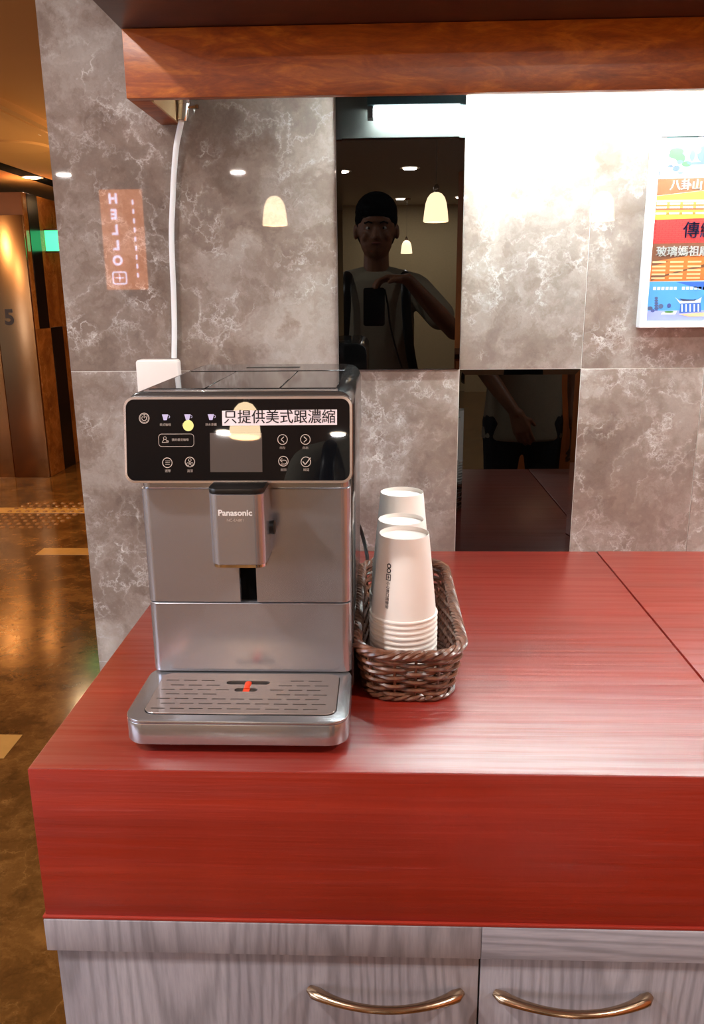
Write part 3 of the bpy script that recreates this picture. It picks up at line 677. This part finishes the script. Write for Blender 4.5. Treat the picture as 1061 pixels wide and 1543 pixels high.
# spout
sp = G().prismZ(rr(-.3715, -.3030, -.754, -.676, .013, 8), .2225, .3125).obj('spout', 'steel', cm, 'silver coffee spout housing', bevel=.0008, seg=1)
G().prismZ(rr(-.3715, -.3030, -.7545, -.676, .013, 8), .3127, .3195).obj('spout_cap', 'blackplastic', sp, 'black spout cap', bevel=.001)
G().prismZ(rr(-.3705, -.3040, -.753, -.678, .012, 8), .2185, .2223).obj('spout_lip', 'chrome', sp, 'chrome lower lip')
g = G().lathe([(.0085, -.303), (.0095, -.297), (.006, -.2955)], (0, -.708, .258), 18, axis='X'); g.obj('spout_knob', 'blackplastic', sp, 'small black knob')
g = G()
for x in (-.350, -.325): g.lathe([(.004, .207), (.0055, .2185)], (x, -.716, 0), 14)
g.obj('nozzle', 'blackplastic', sp)
M['logo'] = plain('silver print', srgb(240, 234, 232), .4, var=.01)
g = textmesh('Panasonic', .0104, lambda a, b: (-.3385+a*1.02, -.7543, .2892+b), offset=.0003); g.obj('brand_lettering', 'logo', sp, smooth=0)
g = textmesh('NC-EA801', .0048, lambda a, b: (-.3385+a, -.7543, .2800+b)); g.obj('model_lettering', 'icon', sp, smooth=0)
# drip tray
tray_o = rr(-.4775, -.2005, -.8235, -.62, .030, 10)
# (rear corners also rounded; rear edge hidden below the fascia)
def frx(x0, x1, y0, y1, r, n=10): return rr(x0, x1, y0, y1, r, n)
to = frx(-.4775, -.2005, -.8215, -.672, .026); 
tr = thing  # keep name
tb = G().prismZ(to, .0125, .0405).obj('drip_tray', 'steelsmooth', cm, 'silver drip tray', bevel=.0012)
G().prismZ(frx(-.4775, -.2005, -.8215, -.672, .026), .0407, .0447).obj('tray_rim', 'steelsmooth', tb, bevel=.0012)
G().prismZ(frx(-.465, -.213, -.803, -.660, .020), .004, .0123).obj('tray_foot', 'blackplastic', tb)
G().prismZ(frx(-.4572, -.2158, -.8055, -.694, .0145), .0447, .0449).obj('tray_gap', 'blackplastic', tb)
gl = G().prismZ(frx(-.4562, -.2168, -.8045, -.695, .0138), .0450, .0466).obj('grille', 'traytop', tb, 'steel grille with rows of slots', bevel=.0004, seg=1)
cg = G(); dx, dy = cm.location.x, cm.location.y
ys_ = [-.7165, -.7300, -.7425, -.7550, -.7675, -.7800, -.7930]
for r, y in enumerate(ys_):
    k0 = -.4490 if r % 2 == 0 else -.4395
    k = 0
    while True:
        x = k0+k*.02395; k += 1
        if x+.0175 > -.2235: break
        if r == 0 and x+.0175 > -.371 and x < -.305: continue
        if r == 1 and (x+.0175 > -.372 and x < -.304): continue
        if r == 2 and (x+.0175 > -.356 and x < -.319): continue
        if r == 3 and (x+.0175 > -.356 and x < -.319): continue
        cg.box(x-dx, x+.0175-dx, y-.0011-dy, y+.0011-dy, .04495, .0475)
def pill(x0, x1, y0, y1): return [(a-dx, b-dy) for a, b in rr(x0, x1, y0, y1, (y1-y0)/2-.0001, 6)]
cg.prismZ(pill(-.3665, -.3085, -.7275, -.7165), .04495, .0475); cg.prismZ(pill(-.3525, -.3225, -.7475, -.7370), .04495, .0475)
cutl(gl, cg)
G().tube([(-.337, -.738, .0452), (-.337, -.7245, .0466), (-.337, -.7215, .0466)], [.0044, .0046, .0040], 10, flat=.5).obj('float_indicator', 'orange', tb, 'orange red float')
G().box(-.3412, -.3328, -.7465, -.739, .0452, .0462).obj('float_tab', 'orange', tb, 'orange red float')
# power cable
tag(G().tube(smooth([(-.245, -.285, .10), (-.235, -.20, .115), (-.214, -.10, .095), (-.204, -.06, .066), (-.192, -.072, .022), (-.190, -.12, .005), (-.205, -.20, .0045), (-.26, -.25, .0045), (-.33, -.262, .0045)]), .0042, 8).obj('power_cable', 'blackplastic'), 'black power cable behind the coffee machine', 'cable')

# ------------------------------------------------------------------ wicker basket
bk = thing('wicker_basket', 'brown woven wicker basket holding paper cups', 'basket', (-.1205, -.492, 0))
BX, BY = -.1215, -.493
def bpath(hx, hy, r, n):       # points with outward normals round a rounded rectangle, by arc length
    segs = []; pts = rr(-hx, hx, -hy, hy, r, 16); L = [0]
    for i in range(len(pts)): a = pts[i]; b = pts[(i+1) % len(pts)]; L.append(L[-1]+math.hypot(b[0]-a[0], b[1]-a[1]))
    T = L[-1]; out = []; j = 0
    for k in range(n):
        s = T*k/n
        while L[j+1] < s: j += 1
        a = pts[j]; b = pts[(j+1) % len(pts)]; u = (s-L[j])/max(1e-9, L[j+1]-L[j]); out.append((a[0]+(b[0]-a[0])*u, a[1]+(b[1]-a[1])*u))
    res = []
    for k in range(n):
        a = out[k-1]; b = out[(k+1) % n]; d = math.hypot(b[0]-a[0], b[1]-a[1]); res.append((out[k][0], out[k][1], (b[1]-a[1])/d, -(b[0]-a[0])/d))
    return res
NS = 32
def flare(z): return .016*(z/.075)**1.1
N = NS*6; base = bpath(.0585, .1865, .036, N)
for j in range(9):
    z = .0115+j*.0067; pts = []
    for k, (x, y, nx, ny) in enumerate(base):
        off = flare(z)+.0036*math.sin(PI*k/6.0+(PI if j % 2 else 0)); pts.append((BX+x+nx*off, BY+y+ny*off, z+.0005*math.sin(k*.7+j)))
    G().tube(pts, .0031, 6, closed=True).obj('weaver', 'wicker', bk)
st = bpath(.0585, .1865, .036, NS)
for k in range(NS):
    x, y, nx, ny = base[(k*6+3) % N]
    pts = [(BX+x+nx*flare(z), BY+y+ny*flare(z), z) for z in (.003, .02, .04, .06, .074)]
    G().tube(pts, .0022, 6).obj('stake', 'wicker', bk)
def rope(z, off, R, r, turns, nm, N2=552, nst=3):
    bp = bpath(.0585, .1865, .036, N2)
    for s in range(nst):
        pts = []
        for k, (x, y, nx, ny) in enumerate(bp):
            a = 2*PI*(turns*k/N2+s/nst); o = off+R*math.cos(a); pts.append((BX+x+nx*o, BY+y+ny*o, z+R*.75*math.sin(a)))
        G().tube(pts, r, 6, closed=True).obj(nm, 'wicker', bk)
rope(.0745, .0155, .0052, .0036, 18, 'rim_strand', nst=4); rope(.0062, .0015, .0040, .0030, 18, 'foot_strand', nst=3)
for i in range(26): 
    y = BY-.18+i*.36/25; hw = .056 if abs(y-BY) < .155 else .056-.030*((abs(y-BY)-.155)/.028)
    G().tube([(BX-hw, y, .0062), (BX, y, .0068), (BX+hw, y, .0062)], .0030, 6, flat=.8).obj('base_rod', 'wicker', bk)

# ------------------------------------------------------------------ paper cups (upside down stacks)
def cup_mesh():
    p = [(.0462, .0), (.0478, .0002), (.0488, .0014), (.0490, .0026), (.0484, .0040), (.0470, .0045), (.0463, .0046), (.0350, .1185), (.0346, .1196), (.0341, .1196), (.0339, .1180), (.0336, .1135),
         (.0, .1138), (.0, .1132), (.0340, .1129), (.0456, .0040), (.0462, .0)]
    return G().lathe(p, (0, 0, 0), 48).mesh('paper_cup', 'cup', smooth=35)
cme = cup_mesh(); ordn = ['topmost', 'second', 'third', 'fourth', 'fifth', 'sixth', 'seventh', 'eighth', 'ninth', 'tenth', 'eleventh', 'twelfth', 'thirteenth', 'fourteenth']
for nm, cx, cy, cnt, ztop in (('front', -.1285, -.612, 12, .2228), ('middle', -.1305, -.5125, 11, .2150), ('back', -.1270, -.4130, 14, .2335)):
    for k in range(cnt):
        z0 = ztop-.1196-.0080*k
        o = bpy.data.objects.new('paper_cup', cme); COL.objects.link(o); o.location = (cx+random.uniform(-.0003, .0003), cy+random.uniform(-.0003, .0003), z0); o.rotation_euler.z = random.uniform(0, 6)
        if k == 0: o.rotation_euler.z = 0
        lab = 'upside down white paper cup at the top of the %s stack' % nm if k == 0 else 'white paper cup rim, %s from the top of the %s stack' % (ordn[k], nm)
        tag(o, lab, 'cup', 'white paper cups stacked in the basket')
        if nm == 'front' and k == 0:
            g = G(); rad = lambda h: .0350+(.1185-h)*(.0463-.0350)/(.1185-.0046)
            def wrap(u, h): a = math.radians(-90-33)+u/.041; r = rad(h)+.0005; return (cx+r*math.cos(a), cy+r*math.sin(a), z0+h)
            for q in (0, .0066):
                n = 16; v = [wrap(rr_*math.cos(2*PI*i/n), .0815-q+rr_*math.sin(2*PI*i/n)) for rr_ in (.0021, .0036) for i in range(n)]; g.add(v, [(i, (i+1) % n, n+(i+1) % n, n+i) for i in range(n)])
            for (u0, u1, h0, h1) in ((-.0038, .0038, .0690, .0700), (-.0038, .0038, .0612, .0622), (-.0038, -.0028, .0612, .0700), (.0028, .0038, .0612, .0700), (-.0018, .0018, .0652, .0661), (-.0005, .0005, .0634, .0680)):
                g.add([wrap(u0, h0), wrap(u1, h0), wrap(u1, h1), wrap(u0, h1)], [(0, 1, 2, 3)])
            for i, ch in enumerate('小心燙口請慢用'): textmesh(ch, .0054, lambda a, b, i=i: wrap(a, .0568-i*.0056+b), bold=.0001, g=g)
            g.obj('cup_print', 'ink', o, 'small dark printed marks', smooth=0)

# ------------------------------------------------------------------ people reflected in the glass
def fuse(g, name, mat, parent, vox, sm=4, lab=None):
    me = g.mesh(name, mat, smooth=0); o = bpy.data.objects.new(name, me); COL.objects.link(o)
    m = o.modifiers.new('r', 'REMESH'); m.mode = 'VOXEL'; m.voxel_size = vox
    m = o.modifiers.new('s', 'SMOOTH'); m.iterations = sm; m.factor = .5
    dg = bpy.context.evaluated_depsgraph_get(); nm = bpy.data.meshes.new_from_object(o.evaluated_get(dg)); bpy.data.objects.remove(o)
    nm.transform(Matrix.Translation(-worg(parent))); nm.name = name
    if not nm.materials: nm.materials.append(M[mat])
    nm.polygons.foreach_set('use_smooth', [True]*len(nm.polygons))
    o = bpy.data.objects.new(name, nm); COL.objects.link(o); o.parent = parent
    if lab: o['label'] = lab
    return o
def hand(g, w, d, palm_n, thumb, curl=.5, L=.085):
    """w wrist, d direction of the fingers, palm_n the way the palm looks, thumb side vector"""
    w = Vector(w); d = Vector(d).normalized(); pn = Vector(palm_n).normalized(); sd = Vector(thumb).normalized()
    kn = w+d*.085
    for q, ln in ((.030, .072), (.010, .080), (-.010, .074), (-.028, .058)):
        a = kn+sd*q-d*(.006 if abs(q) > .02 else 0); g.caps(w+sd*q*.55, .018, a, .0135, 10)
        c = a; ang = 0; r = .0115
        for j, fr in enumerate((.48, .30, .22)):
            ang += curl*(1.0 if j else .7); nx_ = c+(d*math.cos(ang)+pn*math.sin(ang))*ln*fr
            g.caps(c, r, nx_, r*.9, 10); c = nx_; r *= .9
    b = w+d*.03+sd*.022; m1 = b+(sd*.75+d*.55+pn*.25).normalized()*.036; m2 = m1+(sd*.25+d*.9+pn*.45).normalized()*.030
    g.caps(b, .015, m1, .012, 10); g.caps(m1, .011, m2, .009, 10)
def person(px, py, hz, arms, label, phone=False):
    t = thing('person', label, 'person', (px, py, FZ)); T = lambda x, y, z: Vector((px+x, py+y, z+(hz-.95)))
    foot = FZ
    g = G()
    # head (facing +y), crown at hz
    g.ell(T(0, -.012, .832), (.084, .098, .112)); g.ell(T(0, .010, .775), (.070, .078, .084)); g.ell(T(0, .045, .735), (.032, .036, .030))
    g.caps(T(0, .078, .825), .008, T(0, .098, .783), .0125, 10); g.ell(T(0, .086, .782), (.017, .012, .010))
    g.ell(T(0, .074, .757), (.024, .014, .008)); g.ell(T(0, .070, .845), (.055, .018, .012))
    for s in (-1, 1): g.ell(T(s*.089, -.008, .808), (.011, .018, .033)); g.ell(T(s*.042, .055, .785), (.022, .025, .022))
    g.caps(T(0, -.015, .74), .054, T(0, -.03, .62), .058, 16)
    # torso
    g.tube([T(0, -.02, z) for z in (.04, .10, .20, .30, .42, .52, .60, .64)], [.104, .104, .096, .092, .098, .096, .078, .045], 24, flat=1.55)
    for s in (-1, 1): g.caps(T(s*.05, -.025, .615), .045, T(s*.165, -.02, .575), .055)
    sp_ = {}
    for s, A in zip((1, -1), arms):
        S = T(s*.182, -.02, .565); E, Wp = Vector(A['e']), Vector(A['w']); sp_[s] = (S, E, Wp)
        g.caps(S, .052, S.lerp(E, .5), .046); g.caps(S.lerp(E, .5), .046, E, .036); g.caps(E, .038, E.lerp(Wp, .35), .038); g.caps(E.lerp(Wp, .35), .038, Wp, .025)
        hand(g, Wp, A['d'], A['pn'], A['th'], A['c'])
    hips = T(0, -.02, .05).z
    legs = []
    for s in (-1, 1):
        h_, k_, a_ = Vector((px+s*.09, py-.02, hips)), Vector((px+s*.10, py+.0, foot+.49)), Vector((px+s*.105, py-.03, foot+.085)); legs.append((h_, k_, a_, s))
        g.caps(h_, .088, k_, .055); g.caps(k_, .055, k_.lerp(a_, .35), .056); g.caps(k_.lerp(a_, .35), .056, a_, .036)
        g.caps(a_-Vector((0, .02, .045)), .034, a_+Vector((s*.015, .15, -.055)), .027)
    fuse(g, 'body', 'skin', t, .0052, 5)
    g = G()   # shirt
    g.tube([T(0, -.02, z) for z in (-.03, .04, .12, .22, .32, .44, .53, .61, .645)], [.127, .125, .120, .114, .112, .112, .106, .086, .052], 28, flat=1.5)
    for s in (-1, 1):
        g.caps(T(s*.055, -.025, .618), .050, T(s*.165, -.02, .578), .062); S, E, Wp = sp_[s]; g.caps(S, .064, S.lerp(E, .62), .064)
    fuse(g, 'shirt', 'shirt', t, .008, 10, 'loose beige T-shirt')
    g = G()   # trousers
    g.ell((px, py-.02, hips+.03), (.172, .118, .10), 24, 12)
    for h_, k_, a_, s in legs: g.caps(h_, .100, k_, .072); g.caps(k_, .072, a_+Vector((0, 0, .03)), .060)
    fuse(g, 'trousers', 'trousers', t, .009, 4, 'dark trousers')
    g = G()
    for h_, k_, a_, s in legs: g.caps(a_+Vector((0, -.025, -.048)), .040, a_+Vector((s*.015, .155, -.055)), .034)
    for i, v in enumerate(g.v): g.v[i] = (v[0], v[1], max(v[2], foot+.001))
    fuse(g, 'shoes', 'blackplastic', t, .008, 2, 'dark shoes')
    g = G()
    g.ell(T(0, -.024, .860), (.093, .103, .106)); g.ell(T(0, -.055, .82), (.089, .072, .098)); g.ell(T(-.02, .035, .912), (.055, .045, .032)); g.ell(T(.03, .030, .91), (.05, .045, .030)); g.ell(T(0, .045, .893), (.078, .052, .036)); g.ell(T(0, -.03, .89), (.092, .09, .085))
    fuse(g, 'hair', 'hair', t, .005, 3, 'short black hair')
    for s in (-1, 1):
        e = G().ell(T(s*.031, .068, .818), (.013, .010, .009)).obj('eye', 'eye', t); G().ell(T(s*.031, .0745, .818), (.0055, .0045, .0055)).obj('iris', 'iris', e)
        G().tube([T(s*.016, .083, .838), T(s*.032, .083, .843), T(s*.049, .070, .838)], .0035, 6).obj('eyebrow', 'hair', t)
    G().ell(T(0, .082, .757), (.022, .009, .005)).obj('lips', 'lip', t)
    return t, T
ph = person(-.183, -2.0, .94, (dict(e=(.150, -1.90, .385), w=(-.055, -1.772, .598), d=(-1, .10, .06), pn=(0, .25, -1), th=(0, 1, .1), c=.52),
                                  dict(e=(-.455, -2.03, .26), w=(-.440, -1.92, .02), d=(0, .2, -1), pn=(1, 0, 0), th=(0, 1, 0), c=.35)),
            'person in beige T-shirt holding up a phone, reflected in the black glass tile')
t_, T_ = ph
g = G()
for s in (-1, 1): g.tube(smooth([T_(s*.115, -.10, .60), T_(s*.12, -.02, .645), T_(s*.125, .075, .58), T_(s*.13, .098, .46), T_(s*.145, .10, .32), T_(s*.17, .07, .20), T_(s*.185, .0, .16)]), .020, 10, flat=.35)
g.obj('backpack_strap', 'blackplastic', t_, 'black backpack straps')
G().box(t_.location.x-.14, t_.location.x+.14, -2.31, -2.165, .12, .60).obj('backpack', 'trousers', t_, 'dark backpack', bevel=.04, seg=4)
pn_ = thing('phone', 'black phone held upright in front of the photographer', 'phone', (-.19, -1.731, .43))
G().prismY(rr(-.234, -.147, .415, .566, .010), -1.737, -1.727).obj('phone_body', 'phone', pn_, bevel=.002)
G().prismY(rr(-.174, -.150, .535, .560, .006), -1.7268, -1.7245).obj('lens_plate', 'chrome', pn_)
G().lathe([(.007, -1.7243), (.007, -1.7225)], (-.1604, 0, .547), 16, axis='Y').obj('lens', 'panel', pn_)
tag(G().tube(smooth([(-.148, -1.733, .56), (-.135, -1.74, .50), (-.125, -1.765, .42), (-.10, -1.79, .32), (-.075, -1.80, .24)]), .004, 8).obj('wrist_strap', 'blackplastic'), 'black wrist strap hanging from the phone', 'strap')
person(.50, -2.10, .86, (dict(e=(.735, -2.13, .20), w=(.72, -2.03, -.05), d=(0, .15, -1), pn=(-1, 0, 0), th=(0, 1, 0), c=.3),
                          dict(e=(.30, -2.06, .21), w=(.44, -1.95, .02), d=(.35, .25, -1), pn=(.3, -1, 0), th=(.9, 0, .3), c=.35)),
       'person in beige shirt and dark trousers standing beside the photographer')
# low cabinet behind the people, dimly seen in the lower black tile
lc_ = thing('low_cabinet', 'tan wooden low cabinet across the room behind the photographer', 'cabinet', (1.3, -4.6, FZ))
G().box(.75, 2.2, -5.0, -4.4, FZ, .05).obj('cabinet_body', 'roomwall2', lc_, bevel=.004)
G().box(.72, 2.23, -5.03, -4.37, .05, .085).obj('cabinet_top', 'darkwood', lc_, bevel=.003)
for x in (.77, 1.25, 1.73): G().box(x, x+.45, -4.399, -4.385, FZ+.08, .03).obj('door', 'roomwall2', lc_, bevel=.003)

# ------------------------------------------------------------------ raise everything so that the floor is at z = 0
for o in bpy.data.objects:
    if o.parent is None: o.location.z += H
